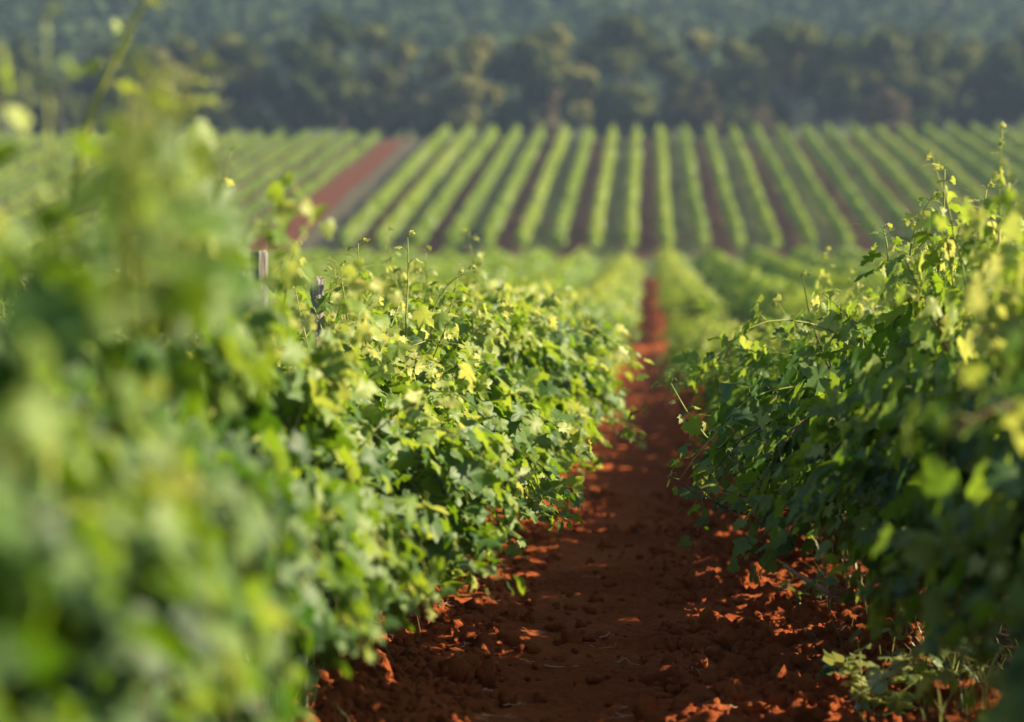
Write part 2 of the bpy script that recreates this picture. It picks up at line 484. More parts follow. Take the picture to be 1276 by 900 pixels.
def build_vine(seed, lod, height=1.5, width=.62, skirt=.36, low=.20, tone0=.36):
    """returns meshes (trunk, canes, foliage); origin at the foot, row along Y"""
    rng = np.random.default_rng(seed)
    tr, cn, fo = Soup(), Soup(), Soup()
    # trunk and two cordon arms
    zc = .62 + rng.uniform(-.05, .05)
    n = 9
    t = np.linspace(0, 1, n)
    tp = np.stack([.035 * np.sin(t * 4 + rng.uniform(0, 6)) * t, .03 * np.sin(t * 5 + rng.uniform(0, 6)) * t, -.06 + (zc + .06) * t], -1)
    tr.tube(tp, np.linspace(.034, .022, n) * (1 + .18 * rng.normal(0, .6, n).clip(-1, 1)) + .004 * (t < .15), 7 if lod < 2 else 5)
    for s in (-1, 1):
        a = np.stack([rng.normal(0, .012, 7), s * np.linspace(0, .56, 7), zc + .03 * np.sin(np.linspace(0, 3, 7)) + rng.normal(0, .01, 7)], -1)
        a[0] = tp[-1]
        tr.tube(a, np.linspace(.021, .012, 7), 6 if lod < 2 else 4)
    nsh = (34, 22, 14)[lod]
    pos, ax, nr, sz, tone = [], [], [], [], []
    for i in range(nsh):
        y0 = rng.uniform(-.56, .56); sidex = rng.choice([-1, 1])
        r = rng.random()
        if r < .40:      # upright
            d0 = (sidex * rng.uniform(0, .5), rng.normal(0, .25), 1); L = rng.uniform(.65, .98) * (height - zc) / .88; dr = .10
        elif r < 1 - low:    # arching into the alley
            d0 = (sidex * rng.uniform(.5, 1.2), rng.normal(0, .3), 1); L = rng.uniform(.7, 1.1) * width / .62; dr = .34
        else:            # low sprawling
            d0 = (sidex * rng.uniform(.8, 1.4), rng.normal(0, .4), .25); L = rng.uniform(.4, .75) * width / .62; dr = .22
        ns = (16, 12, 8)[lod]
        cp = cane_path(rng, (0, y0, zc), d0, L, ns, dr)
        cp[:, 2] = np.maximum(cp[:, 2], skirt + .1 * rng.random())
        cn.tube(cp, np.linspace(.0055, .0022, ns + 1), 5 if lod == 0 else 3, 0 if rng.random() < .6 else 1)
        for k in range(2, ns + 1):
            f = k / ns
            for q in range((2, 2, 2)[lod] + (rng.random() < .55)):
                base = cp[k]
                tdir = cp[min(k, ns)] - cp[k - 1]; tdir /= np.linalg.norm(tdir)
                out = np.array([base[0] * 1.6 + rng.normal(0, .55), rng.normal(0, .75), rng.uniform(-.25, .75)])
                out /= np.linalg.norm(out) + 1e-6
                pl = rng.uniform(.03, .12) * (1 - .4 * f)
                pp = base + out * pl + (rng.normal(0, .03, 3))
                if lod == 0 and q == 0:
                    cn.tube(np.array([base, base + out * pl * .5 + np.array([0, 0, .008]), pp]), .0013, 3, 0)
                s_ = rng.uniform(.055, .15) * (1.0 - .55 * max(0, f - .55) / .45) * (1, 1.25, 1.6)[lod]
                a_ = out * rng.uniform(.4, 1) + np.array([0, 0, -rng.uniform(.2, .9)]) + rng.normal(0, .3, 3)
                n_ = np.array([np.sign(base[0] + rng.normal(0, .25)) * rng.uniform(.3, 1.3), rng.normal(0, .5), rng.uniform(.1, .9)])
                pos.append(pp); ax.append(a_); nr.append(n_); sz.append(s_)
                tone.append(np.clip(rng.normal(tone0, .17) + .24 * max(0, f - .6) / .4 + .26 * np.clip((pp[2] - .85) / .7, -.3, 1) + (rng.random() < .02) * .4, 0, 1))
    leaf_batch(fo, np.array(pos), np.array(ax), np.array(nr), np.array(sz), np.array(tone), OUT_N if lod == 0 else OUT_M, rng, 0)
    return tr.mesh("trunk", [M["bark"]], True), cn.mesh("canes", [M["cane"], M["cane_red"]], True), fo.mesh("foliage", [M["leaf"] if lod < 2 else M["leaf_far"]])


def build_shoot(seed, length, lean=(0, 0, 1), droop=.05, leafy=1.0, curl=True, bare=0.0, cp=None, thick=1.0, lsize=1.0, red=False, tone0=.5):
    """a long young shoot with shrinking leaves and tendrils; origin at its foot"""
    rng = np.random.default_rng(seed)
    sp = Soup(); n = max(8, int(length / .05))
    if cp is None: cp = cane_path(rng, (0, 0, 0), lean, length, n, droop, .06)
    n = len(cp) - 1
    sp.tube(cp, np.linspace(.0048, .0018, n + 1) * thick, 6, 2 if red else 0)
    pos, ax, nr, sz, tone = [], [], [], [], []
    for k in range(1, n + 1):
        f = k / n
        if f < bare and rng.random() < .8: continue
        if rng.random() > leafy: continue
        ph = (k % 2) * math.pi + rng.normal(0, .6)
        out = np.array([math.cos(ph), math.sin(ph), rng.uniform(.1, .7)]); out /= np.linalg.norm(out)
        pl = (.075 - .05 * f) * rng.uniform(.8, 1.2)
        pp = cp[k] + out * pl
        sp.tube(np.array([cp[k], cp[k] + out * pl * .55 + np.array([0, 0, .01]), pp]), .0014, 4, 0)
        m = 1 if f < .9 else 3
        for _ in range(m):
            pos.append(pp + rng.normal(0, .006, 3) * (m > 1)); ax.append(out * .7 + np.array([0, 0, -.8 + 1.2 * max(0, f - .85) / .15]) + rng.normal(0, .35, 3)); nr.append(np.array([rng.normal(0, .5), rng.normal(0, .5), 1]))
            sz.append(max(.018, (.085 - .07 * f ** 1.3)) * rng.uniform(.8, 1.25) * lsize); tone.append(tone0 + .45 * f + rng.normal(0, .08))
        if curl and rng.random() < .40 and f > .25:           # tendril opposite the leaf
            o2 = -out * np.array([1, 1, -1]); o2 /= np.linalg.norm(o2)
            tt = np.linspace(0, 1, 12); Lr = rng.uniform(.07, .16)
            b = np.cross(o2, [0, 0, 1]); b /= np.linalg.norm(b) + 1e-6
            c = np.array([0, 0, 1.0])
            rad = .012 * tt ** 2
            pts = cp[k] + o2 * (Lr * tt[:, None]) + c * (Lr * .5 * tt[:, None] - .09 * tt[:, None] ** 2) + rad[:, None] * (np.cos(tt * 9)[:, None] * b + np.sin(tt * 9)[:, None] * c)
            sp.tube(pts, np.linspace(.0013, .0006, 12), 4, 0)
    leaf_batch(sp, np.array(pos), np.array(ax), np.array(nr), np.array(sz), np.array(tone), OUT_N, rng, 1)
    # growing tip
    tip = cp[-1]
    pts = np.array([tip, tip + np.array([.008, .004, .018]), tip + np.array([.02, .006, .02]), tip + np.array([.026, .006, .008])])
    sp.tube(pts, [.0018, .0016, .0013, .0008], 4, 0)
    return sp.mesh("shoot", [M["cane"], M["leaf"], M["cane_red"]], False)


NEAR = [build_vine(11 + i, 0, 1.52, .62, .50, .12) for i in range(6)]
NEAR_DEEP = [build_vine(21 + i, 0, 1.52, .62, .40, .14, .30) for i in range(4)]
NEAR_LOW = [build_vine(31 + i, 0, 1.52, .64, .10, .34) for i in range(5)]
NEAR_WIDE = [build_vine(131 + i, 0, 1.52, .78, .40, .24) for i in range(5)]
NEAR_WIDE_LOW = [build_vine(161 + i, 0, 1.48, .78, .14, .36) for i in range(5)]
MID = [build_vine(41 + i, 1, 1.5, .66) for i in range(5)]
FAR = [build_vine(71 + i, 2, 1.5, .62) for i in range(4)]
SHOOTS = [build_shoot(200 + i, L, (rl, .1, 1), d, lf) for i, (L, rl, d, lf) in enumerate(
    [(.35, .1, .03, .9), (.45, -.15, .06, .8), (.30, .2, .05, .9), (.5, 0, .04, .7), (.4, .3, .12, .85), (.33, -.25, .03, .8)])]

rv = np.random.default_rng(5)
VINES = []


def place_vine(side, k, y, hs, ws):
    x = row_x(k)
    d = y
    lodset = ((NEAR_DEEP if d < 4.2 else NEAR if d < 12.5 else NEAR_WIDE) if side == 'left' else (NEAR_LOW if d < 9.3 or d > 12.2 else NEAR_WIDE_LOW)) if d < 20 else (MID if d < 42 else FAR)
    me = lodset[rv.integers(len(lodset))]
    flip = math.pi if rv.random() < .5 else 0
    root = empty("grapevine", (x + rv.normal(0, .02), y, float(zt(y)) + .05), flip + rv.normal(0, .04))
    root.scale = (ws, 1.0 + rv.uniform(-.03, .06), hs)
    obj("trunk", me[0], root)
    obj("canes", me[1], root)
    obj("foliage", me[2], root)
    if 8.4 < d < 14 or (side == 'right' and d > 5):
        for _ in range(rv.integers(2, 6) if d < 14 else 0):
            s = obj("shoot", SHOOTS[rv.integers(len(SHOOTS))], root, (rv.normal(0, .12), rv.uniform(-.5, .5), rv.uniform(1.08, 1.28)))
            s.rotation_euler = (rv.normal(0, .15), rv.normal(0, .15), rv.uniform(0, 6.28))
            s.scale = (1, 1, 1 / hs)
    VINES.append((k, y, root))
    return root


SP = 1.15
DEFAULT_GAPS = {1: [62.0, 63.5]}
y = .75
while y < 126:
    hs = float(np.interp(y, [1, 3, 4.0, 4.9, 5.6, 6.5, 7.3, 9.2, 11, 13, 20, 126], [1.06, 1.08, 1.12, 1.14, 1.04, .93, .84, .82, .94, .98, .97, .97])) * rv.uniform(.95, 1.05)
    place_vine("left", -1, y, hs, rv.uniform(.9, 1.08) * np.interp(y, [.8, 2.0, 3.0, 5, 6.4, 8.2, 11, 14, 20, 30], [1.06, .96, .80, .73, .92, 1.0, 1.0, 1.0, 1.0, 1.0]))
    y += SP
rv = np.random.default_rng(29)
y = 2.6
while y < 126:
    hs = float(np.interp(y, [2, 6, 8, 10, 12, 14, 17, 22, 32, 56, 62, 70, 126], [1.0, 1.04, 1.08, 1.03, .93, .86, .78, .70, .60, .60, .9, 1.0, 1.0])) * rv.uniform(.95, 1.05)
    if not (56 < y < 61):
        place_vine("right", 1, y, hs, rv.uniform(.9, 1.08) * np.interp(y, [2.6, 5, 7, 9, 12, 14, 22], [.82, .74, .82, 1.0, 1.0, .92, .92]))
    y += SP
rv = np.random.default_rng(6)
y = 10.2
while y < 56:
    place_vine("left", -2, y, rv.uniform(.88, 1.0), rv.uniform(.9, 1.05)); y += SP
y = 18.0
while y < 55:
    place_vine("right", 2, y, rv.uniform(.88, 1.0), rv.uniform(.9, 1.05)); y += SP

# ------------------------------------------------------------------ rows of vines seen as a whole
def row_cards(rng, x0, y0, y1, per_m, size, hgt=1.45, wid=.42, zoff=0.0, rel=False):
    """leaf-clump faces filling one row; x0 = row line"""
    n = int((y1 - y0) * per_m)
    y = rng.uniform(y0, y1, n)
    h = rng.beta(2.0, 1.4, n) * 1.12 - .07
    hv = 1 + .16 * (vnoise(y * .45, np.full(n, x0 * 3.1 + 5), 31) - .5)
    prof = np.sin(np.clip(h, .03, 1) * math.pi * .86 + .32)
    x = x0 + wid * prof * rng.uniform(-1, 1, n) * (1 + .3 * rng.normal(0, 1, n))
    z = zt(y) + .25 + h * (hgt - .25) * hv + zoff
    lane = float(rng.uniform(0, 60))
    xw = .16 * (vnoise(y * .11, np.full(n, lane), 35) - .5) + .10 * (vnoise(y * .5, np.full(n, lane), 36) - .5)
    weak = vnoise(y * .8, np.full(n, lane + 9), 37)
    keep = (weak > .20) | (rng.random(n) < .3)
    z = z - np.maximum(0, .38 - weak) * h * 1.8
    x, y, z, h, xw = x[keep], y[keep], z[keep], h[keep], xw[keep]; n = len(y)
    c = np.stack([x + xw, y, z], -1)
    nrm = np.stack([(x - x0) / wid + rng.normal(0, .5, n), rng.normal(0, .6, n), rng.uniform(.1, 1.2, n)], -1)
    nrm /= np.linalg.norm(nrm, axis=1)[:, None]
    t = np.cross(nrm, rng.normal(0, 1, (n, 3))); t /= np.linalg.norm(t, axis=1)[:, None]
    b = np.cross(nrm, t)
    s = rng.uniform(.6, 1.4, n)[:, None] * size
    v = np.stack([c - t * s, c - b * s * .8, c + t * s, c + b * s * .8], 1).reshape(-1, 3)
    q = np.arange(n * 4).reshape(-1, 4)
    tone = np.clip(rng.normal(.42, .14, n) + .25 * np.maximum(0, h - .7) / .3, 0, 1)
    return v, q, tone


def trunks_in(sp, rng, x0, y0, y1, step=1.15):
    for yy in np.arange(y0, y1, step):
        z = float(zt(yy)); sp.tube(np.array([(x0, yy, z - .1), (x0 + rng.normal(0, .03), yy, z + .7)]), .035, 4, 1)


rm = np.random.default_rng(21)
sp = Soup()
for k in list(range(-16, 0)) + list(range(1, 12)):
    x0 = row_x(k)
    y0 = max(abs(x0) / (.30 if k < 0 else .18) - 6, 14)
    if k == -2: y0 = 56.6
    if k == 2: y0 = 55.6
    if k in (-1, 1): continue
    y1 = 127 + rm.uniform(-.8, .8)
    if y0 > y1 - 3: continue
    if k in (2, 3, 4) or k in (-2, -3):
        ya = {2: 17.4, -2: 9.6}.get(k, y0)
        v, q, tn = row_cards(rm, x0, -2, ya, 260, .075, 1.5, .55)
        sp.add(v, None, q, 0, None, tn)
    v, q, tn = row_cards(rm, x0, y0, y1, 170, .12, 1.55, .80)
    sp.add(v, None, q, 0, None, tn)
    trunks_in(sp, rm, x0, y0, y1, 2.3)
o = obj("vine_foliage", sp.mesh("vine_foliage", [M["leaf_far"], M["bark"]]))
tag(o, "light green mass of vine tops filling the dip before the far slope", "vines", None, "stuff")

# far slope: one object per row
ROWVAR = {}
for vi in range(7):
    rr = np.random.default_rng(300 + vi)
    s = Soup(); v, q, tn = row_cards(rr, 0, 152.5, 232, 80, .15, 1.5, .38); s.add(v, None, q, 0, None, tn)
    ROWVAR[vi] = s.mesh("far_row_foliage", [M["leaf_far"]])


LOWVAR = []
for vi in range(6):
    rr = np.random.default_rng(340 + vi)
    s = Soup(); v, q, tn = row_cards(rr, 0, 150, 232, 70, .14, 1.0, .27); s.add(v, None, q, 0, None, tn)
    LOWVAR.append(s.mesh("low_row_foliage", [M["leaf_far"]]))


def far_row(x, label, group, low=False):
    z0 = 0.0
    root = obj("vine_row", LOWVAR[int(rm.integers(6))] if low else ROWVAR[int(rm.integers(7))], None, (x, 0, z0))
    tag(root, label, "vine row", group)
    return root


for k in range(-9, 17):
    if k == 0: continue
    x = row_x(k)
    if k == -9: lab, grp = "vine row on the far slope bordering the grey-green strip by the red dirt road", None
    elif k == -1: lab, grp = "far slope vine row just left of the line of the red path", None
    elif k == 1: lab, grp = "far slope vine row just right of the line of the red path", None
    elif k < 0: lab, grp = "straight light green vine row on the far slope, between the path line and red road", "far slope vine rows left of the path line"
    else: lab, grp = "light green vine row on the far slope, right of the path line", "far slope vine rows right of the path line"
    far_row(x, lab, grp)
for k in range(19):
    x = -26.0 - ROW * k
    if k == 0: lab, grp = "vine row of the left block running along the red dirt road", None
    else: lab, grp = "vine row of the block beyond the red dirt road, on the left slope", "vine rows beyond the red dirt road"
    far_row(x, lab, grp, True)

# ------------------------------------------------------------------ trees
def build_tree(seed, h, w, n, low=.12, size=.36):
    rng = np.random.default_rng(seed)
    tr = Soup()
    tr.tube(np.array([(0, 0, -.4), (rng.normal(0, .1), rng.normal(0, .1), h * .25), (rng.normal(0, .3), rng.normal(0, .3), h * .55), (rng.normal(0, .4), rng.normal(0, .4), h * .85)]), [.26, .2, .13, .04], 7)
    nb = rng.integers(5, 8)
    lobes = []
    for i in range(nb):
        f = rng.uniform(low, .92); a = rng.uniform(0, 6.28)
        rad = w * math.sin(min(1, (f + .18)) * math.pi * .80) * rng.uniform(.35, .85)
        c = np.array([math.cos(a) * rad, math.sin(a) * rad, h * f])
        lobes.append((c, rng.uniform(.42, .66) * w * (1.1 - .35 * f)))
        tr.tube(np.array([(0, 0, h * f * .6), c * np.array([.5, .5, .85]), c]), [.08, .06, .02], 4)
    lobes.append((np.array([0, 0, h * .88]), w * .4))
    v_, tn_ = [], []
    for c, r in lobes:
        m = int(n * (r / w) ** 1.4)
        d = rng.normal(0, 1, (m, 3)); d /= np.linalg.norm(d, axis=1)[:, None]
        rr = r * (rng.random(m) ** .22) * (1 + .22 * np.sin(d[:, 0] * 5 + d[:, 2] * 4 + rng.uniform(0, 6)))
        p = c + d * rr[:, None] * np.array([1, 1, .85])
        nm = d + rng.normal(0, .5, (m, 3)) + np.array([0, 0, .3]); nm /= np.linalg.norm(nm, axis=1)[:, None]
        t = np.cross(nm, rng.normal(0, 1, (m, 3))); t /= np.linalg.norm(t, axis=1)[:, None]; b = np.cross(nm, t)
        s = rng.uniform(.5, 1.3, m)[:, None] * size
        v_.append(np.stack([p - t * s, p - b * s * .7, p + t * s, p + b * s * .7], 1).reshape(-1, 3))
        tn_.append(np.clip(rng.normal(.5, .16) + rng.normal(0, .15, m), 0, 1))
    v = np.vstack(v_)
    return tr, v, np.arange(len(v)).reshape(-1, 4), np.concatenate(tn_)


TREES = []
for i in range(9):
    rr = np.random.default_rng(500 + i)
    h = rr.uniform(8.5, 11.0); w = rr.uniform(2.4, 3.6)
    tr, v, q, tn = build_tree(600 + i, h, w, 1500, .14, .40)
    s = Soup(); s.add(v, None, q, 0, None, tn)
    TREES.append((tr.mesh("trunk", [M["tree_bark"]], True), s.mesh("crown", [M["tree_leaf"]]), h))
PALE = []
for i in range(3):
    tr, v, q, tn = build_tree(700 + i, (5.2, 6.2, 5.0)[i], (1.5, 2.4, 2.1)[i], 700, .12, .28)
    s = Soup(); s.add(v, None, q, 0, None, tn)
    PALE.append((tr.mesh("trunk", [M["tree_bark"]], True), s.mesh("crown", [M["tree_leaf_pale"]]), 6))


def place_tree(kind, x, y, sc, label, group=None, name="tree"):
    root = empty(name, (x, y, float(zt(y)) - .1), float(rt.uniform(0, 6.28)))
    root.scale = (sc * rt.uniform(.9, 1.15), sc * rt.uniform(.9, 1.15), sc)
    obj("trunk", kind[0], root); obj("crown", kind[1], root)
    return tag(root, label, "tree", group)


rt = np.random.default_rng(8)
x = -78.0
i = 0
while x < 52:
    place_tree(TREES[i % 9], x, 246 + rt.uniform(-2, 4), rt.uniform(.72, 1.18), "dark green leafy tree in the front line of the wood above the vines", "trees along the front edge of the wood")
    x += rt.uniform(3.6, 6.2); i += 1
x = -84.0
while x < 56:
    place_tree(TREES[int(rt.integers(9))], x, 258 + rt.uniform(-3, 6), rt.uniform(1.0, 1.38), "taller dull green tree rising behind the front trees of the wood", "taller trees behind the wood edge")
    x += rt.uniform(3.2, 4.8)


def px_x(px, y): return (px - 807) * y / 3013.0


for px, yy, kd, sc, lab in ((690, 240.8, 0, .98, "small pale brownish tree standing before the dark wood, left of the path line"),
                            (876, 241.5, 1, .95, "wide pale olive bush-like tree before the dark wood, right of the path line"),
                            (1098, 241.2, 2, 1.0, "pale pinkish brown conical tree before the dark wood above the right rows"),
                            (950, 241.8, 2, .72, "small pale olive tree between the wide pale tree and the conical one")):
    place_tree(PALE[kd], px_x(px, yy), yy, sc, lab)

# wooded hill far behind
rf = np.random.default_rng(77)
sp = Soup()
rows_y = []
yy = 330.0
while yy < 900:
    x0, x1 = -.285 * yy - 20, .175 * yy + 20
    st = 8.0 + (yy - 330) * .012
    for xx in np.arange(x0, x1, st):
        X = xx + rf.normal(0, 1.5); Y = yy + rf.normal(0, 2)
        H = rf.uniform(9, 16); W = rf.uniform(4.0, 6.4)
        m = 80 if yy < 470 else 44
        d = rf.normal(0, 1, (m, 3)); d[:, 2] = np.abs(d[:, 2]); d /= np.linalg.norm(d, axis=1)[:, None]
        lob = 1 + .3 * np.sin(d[:, 0] * 4 + rf.uniform(0, 6)) * np.cos(d[:, 1] * 4 + rf.uniform(0, 6))
        zg = float(zt(Y)) + 6 * float(sstep(300, 420, Y)) * (float(vnoise(np.array(X * .012 + 5), np.array(Y * .012), 12)) - .5)
        p = np.array([X, Y, zg + H * .35]) + d * np.array([W, W, H * .65]) * (lob * rf.uniform(.75, 1.05, m))[:, None]
        nm = d + rf.normal(0, .35, (m, 3)); nm /= np.linalg.norm(nm, axis=1)[:, None]
        t = np.cross(nm, rf.normal(0, 1, (m, 3))); t /= np.linalg.norm(t, axis=1)[:, None]; b = np.cross(nm, t)
        s = rf.uniform(.7, 1.4, m)[:, None] * (.95 if yy < 420 else 1.4)
        v = np.stack([p - t * s, p - b * s * .8, p + t * s, p + b * s * .8], 1).reshape(-1, 3)
        sp.add(v, None, np.arange(4 * m).reshape(-1, 4), 0, None, np.clip(rf.normal(.45, .2) + rf.normal(0, .05, m), 0, 1))
    yy += st * .95
o = obj("distant_forest", sp.mesh("distant_forest", [M["hill_leaf"]]))
tag(o, "hazy blue-green forest covering the hill behind the wood edge", "forest", None, "stuff")

# ------------------------------------------------------------------ posts, stakes
def post_mesh(seed, h, r):
    rng = np.random.default_rng(seed)
    sp = Soup(); n = 14; zs = np.concatenate([np.linspace(-.25, h - .03, 8), [h - .012, h]])
    ang = np.arange(n) / n * 2 * np.pi; groove = 1 + .10 * rng.normal(0, 1, n)
    rings = []
    for i, z in enumerate(zs):
        rr = r * groove * (1 + rng.normal(0, .012, n)) * (.93 if i == len(zs) - 1 else 1)
        rings.append(np.stack([np.cos(ang) * rr, np.sin(ang) * rr, np.full(n, z) + (rng.normal(0, .005, n) if i >= len(zs) - 2 else 0)], -1))
    v = np.vstack(rings + [np.array([[0, 0, h - .004]])])
    i = np.arange(len(zs) - 1)[:, None] * n; j = np.arange(n)[None]; j2 = (j + 1) % n
    q = np.stack([i + j, i + j2, i + n + j2, i + n + j], -1).reshape(-1, 4)
    e = (len(zs) - 1) * n; jj = np.arange(n)
    tri = np.stack([e + jj, e + (jj + 1) % n, np.full(n, len(v) - 1)], -1)
    sp.add(v, tri, q)
    return sp.mesh("wooden_post", [M["wood"]])


def at_px(px, py, d):
    """world point seen at pixel (1276x900) at depth d"""
    return ((px - 807) * d / 3013.0, d, CAM_H + (320 - py) * d / 3013.0)


def post(px, py, d, r, label):
    x, yy, z = at_px(px, py, d)
    zb = float(zt(yy))
    o = obj("wooden_post", post_mesh(int(px), z - zb, r), None, (x, yy, zb))
    return tag(o, label, "post")


post(393.5, 348, 9.3, .028, "weathered grey wooden post poking sharp-edged above the left vines")
post(321, 314, 8.1, .028, "blurred grey wooden post half hidden in leaves, nearer than the sharp post")


# ------------------------------------------------------------------ long young shoots that stand out of the rows
def nearest_vine(k, y):
    return min((v for v in VINES if v[0] == k), key=lambda v: abs(v[1] - y))[2]


def shoot_at(seed, k, foot, tip, d0, d1, bow=(0, 0), leafy=.8, bare=.0, thick=1.0, lsize=1.0, red=False, tone0=.5):
    """shoot of a vine in row k, running from one point to another (photo pixel and depth give the point)"""
    a = np.array(at_px(*foot, d0)); b = np.array(at_px(*tip, d1))
    rng = np.random.default_rng(seed)
    L = np.linalg.norm(b - a); n = max(8, int(L / .045))
    t = np.linspace(0, 1, n + 1)[:, None]
    c = a + (b - a) * t + np.array([bow[0], 0, bow[1]]) * np.sin(t * math.pi)
    c = c + np.cumsum(rng.normal(0, .0022, c.shape), axis=0)
    me = build_shoot(seed, L, leafy=leafy, bare=bare, cp=c - a, thick=thick, lsize=lsize, red=red, tone0=tone0)
    root = nearest_vine(k, d0)
    o = obj("shoot", me, root, a)
    o.matrix_parent_inverse = root.matrix_basis.inverted()
    return o


for i_, (k, foot, tip, d0, d1, kw) in enumerate([
    (-1, (258, 345), (283, 188), 7.3, 7.2, dict(bow=(-.02, 0), leafy=.45, lsize=.8)),
    (-1, (80, 270), (188, -20), 4.9, 4.8, dict(bow=(-.03, 0), leafy=.35, thick=2.6)),
    (-1, (60, 250), (52, 20), 4.0, 4.0, dict(leafy=.4, lsize=.9)),
    (-1, (505, 420), (506, 296), 9.5, 9.5, dict(leafy=.7)),
    (-1, (440, 400), (446, 300), 9.3, 9.3, dict(leafy=.8)),
    (-1, (352, 380), (368, 306), 8.7, 8.6, dict(leafy=.8)),
    (-1, (525, 430), (585, 335), 10.0, 10.0, dict(bow=(-.02, .04), leafy=.8)),
    (-1, (552, 420), (572, 340), 10.3, 10.3, dict(leafy=.8)),
    (-1, (430, 400), (420, 330), 9.0, 9.0, dict(leafy=.7)),
    (-1, (180, 260), (240, 80), 4.6, 4.4, dict(leafy=.5, lsize=1.0)),
    (-1, (205, 330), (222, 110), 4.8, 4.7, dict(leafy=1, lsize=1.3, tone0=.4)),
    (-1, (225, 330), (230, 165), 5.0, 4.9, dict(leafy=1, lsize=1.3, tone0=.4)),
    (-1, (250, 340), (205, 215), 5.4, 5.2, dict(leafy=1, lsize=1.2, tone0=.3)),
    (-1, (150, 420), (168, 85), 2.7, 2.6, dict(leafy=1, lsize=1.0, tone0=0.30)),
    (-1, (190, 420), (178, 120), 2.8, 2.8, dict(leafy=1, lsize=1.0, tone0=.3)),
    (-1, (215, 420), (205, 170), 3.1, 3.0, dict(leafy=1, lsize=1.0, tone0=.3)),
    (-1, (160, 420), (150, 130), 3.3, 3.2, dict(leafy=1, lsize=1.0, tone0=0.30)),
    (-1, (230, 420), (195, 140), 3.5, 3.3, dict(leafy=1, lsize=1.0, tone0=.3)),
    (-1, (175, 420), (160, 180), 3.0, 2.9, dict(leafy=1, lsize=1.0, tone0=0.30)),
    (-1, (240, 430), (232, 250), 3.8, 3.7, dict(leafy=1, lsize=1.0, tone0=.3)),
    (-1, (140, 420), (160, 120), 3.6, 3.5, dict(leafy=1, lsize=1.0, tone0=.32)),
    (-1, (165, 420), (188, 95), 3.9, 3.8, dict(leafy=1, lsize=1.0, tone0=.32)),
    (-1, (200, 420), (215, 140), 4.1, 4.0, dict(leafy=1, lsize=1.0, tone0=.32)),
    (-1, (110, 420), (118, 200), 3.8, 3.7, dict(leafy=1, lsize=1.0, tone0=.32)),
    (-1, (180, 420), (150, 160), 4.3, 4.2, dict(leafy=1, lsize=1.0, tone0=.32)),
    (-1, (225, 430), (240, 210), 4.4, 4.3, dict(leafy=1, lsize=1.0, tone0=.32)),
    (-1, (130, 420), (180, 190), 4.0, 3.9, dict(leafy=1, lsize=1.0, tone0=.32)),
    (-1, (205, 430), (180, 150), 3.2, 3.1, dict(leafy=1, lsize=1.0, tone0=.32)),
    (1, (1166, 345), (1173, 212), 9.2, 9.2, dict(leafy=1, thick=1.3, lsize=1.35)),
    (1, (1128, 345), (1165, 240), 9.3, 9.2, dict(bow=(-.03, .02), leafy=.5, thick=1.2)),
    (1, (1110, 350), (1095, 285), 9.5, 9.5, dict(leafy=.85, lsize=1.25, thick=1.2)),
    (1, (1212, 340), (1222, 236), 8.8, 8.8, dict(leafy=.85, lsize=1.25, thick=1.2)),
    (1, (1240, 340), (1258, 262), 8.6, 8.5, dict(leafy=.85, lsize=1.25, thick=1.2)),
    (1, (1190, 340), (1195, 270), 9.0, 9.0, dict(leafy=.85, lsize=1.25, thick=1.2)),
    (1, (1047, 492), (1000, 342), 10.6, 10.6, dict(bow=(-.012, 0), leafy=.25, bare=.8, thick=1.3, red=True)),
    (1, (1000, 470), (985, 400), 11.2, 11.2, dict(leafy=.8)),
    (1, (925, 585), (836, 478), 10.2, 10.0, dict(bow=(-.02, -.02), leafy=.55, thick=1.3, lsize=.8)),
    (1, (1005, 545), (962, 492), 10.2, 10.1, dict(leafy=.6)),
    (1, (985, 590), (950, 520), 10.0, 9.9, dict(leafy=.6, red=True)),
    (1, (935, 640), (838, 590), 10.0, 9.8, dict(leafy=.6, bow=(0, -.02), red=True)),
    (1, (1000, 640), (880, 605), 9.6, 9.5, dict(leafy=.8, red=True)),
]):
    shoot_at(900 + i_, k, foot, tip, d0, d1, **kw)

# ------------------------------------------------------------------ stakes beside the left trunks
def stake(x, y, h, r, seed, label):
    rng = np.random.default_rng(seed)
    zb = float(zt(y)) + .06
    root = empty("vine_stake", (x, y, zb))
    s_ = Soup(); n_ = 7
    s_.tube(np.stack([np.cumsum(rng.normal(0, .002, n_)), np.cumsum(rng.normal(0, .002, n_)), np.linspace(-.15, h, n_)], -1), r, 6)
    obj("rod", s_.mesh("rod", [M["stake"]]), root)
    for zz in (h * rng.uniform(.25, .4), h * rng.uniform(.6, .8)):
        t_ = Soup(); a = np.linspace(0, 2 * np.pi, 13)
        t_.tube(np.stack([np.cos(a) * (r + .008), np.sin(a) * (r + .03) + .02, zz + .006 * np.sin(a * 2)], -1), .004, 5)
        obj("tie", t_.mesh("tie", [M["tie"]]), root)
    return tag(root, label, "stake", "stakes beside the left vine trunks")


rs = np.random.default_rng(3)
for (k, y_, root) in VINES:
    if k == -1 and 6.0 < y_ < 12.5:
        stake(row_x(-1) + rs.uniform(.02, .07), y_ + rs.uniform(-.12, .12), rs.uniform(.85, 1.0), .011, int(y_ * 100),
              "thin wooden stake with green ties beside a vine trunk at lower left")

# ------------------------------------------------------------------ soil clods, dry stems, weeds
def pz(x, y): return float(path_z(np.array([x]), np.array([y]))[0])


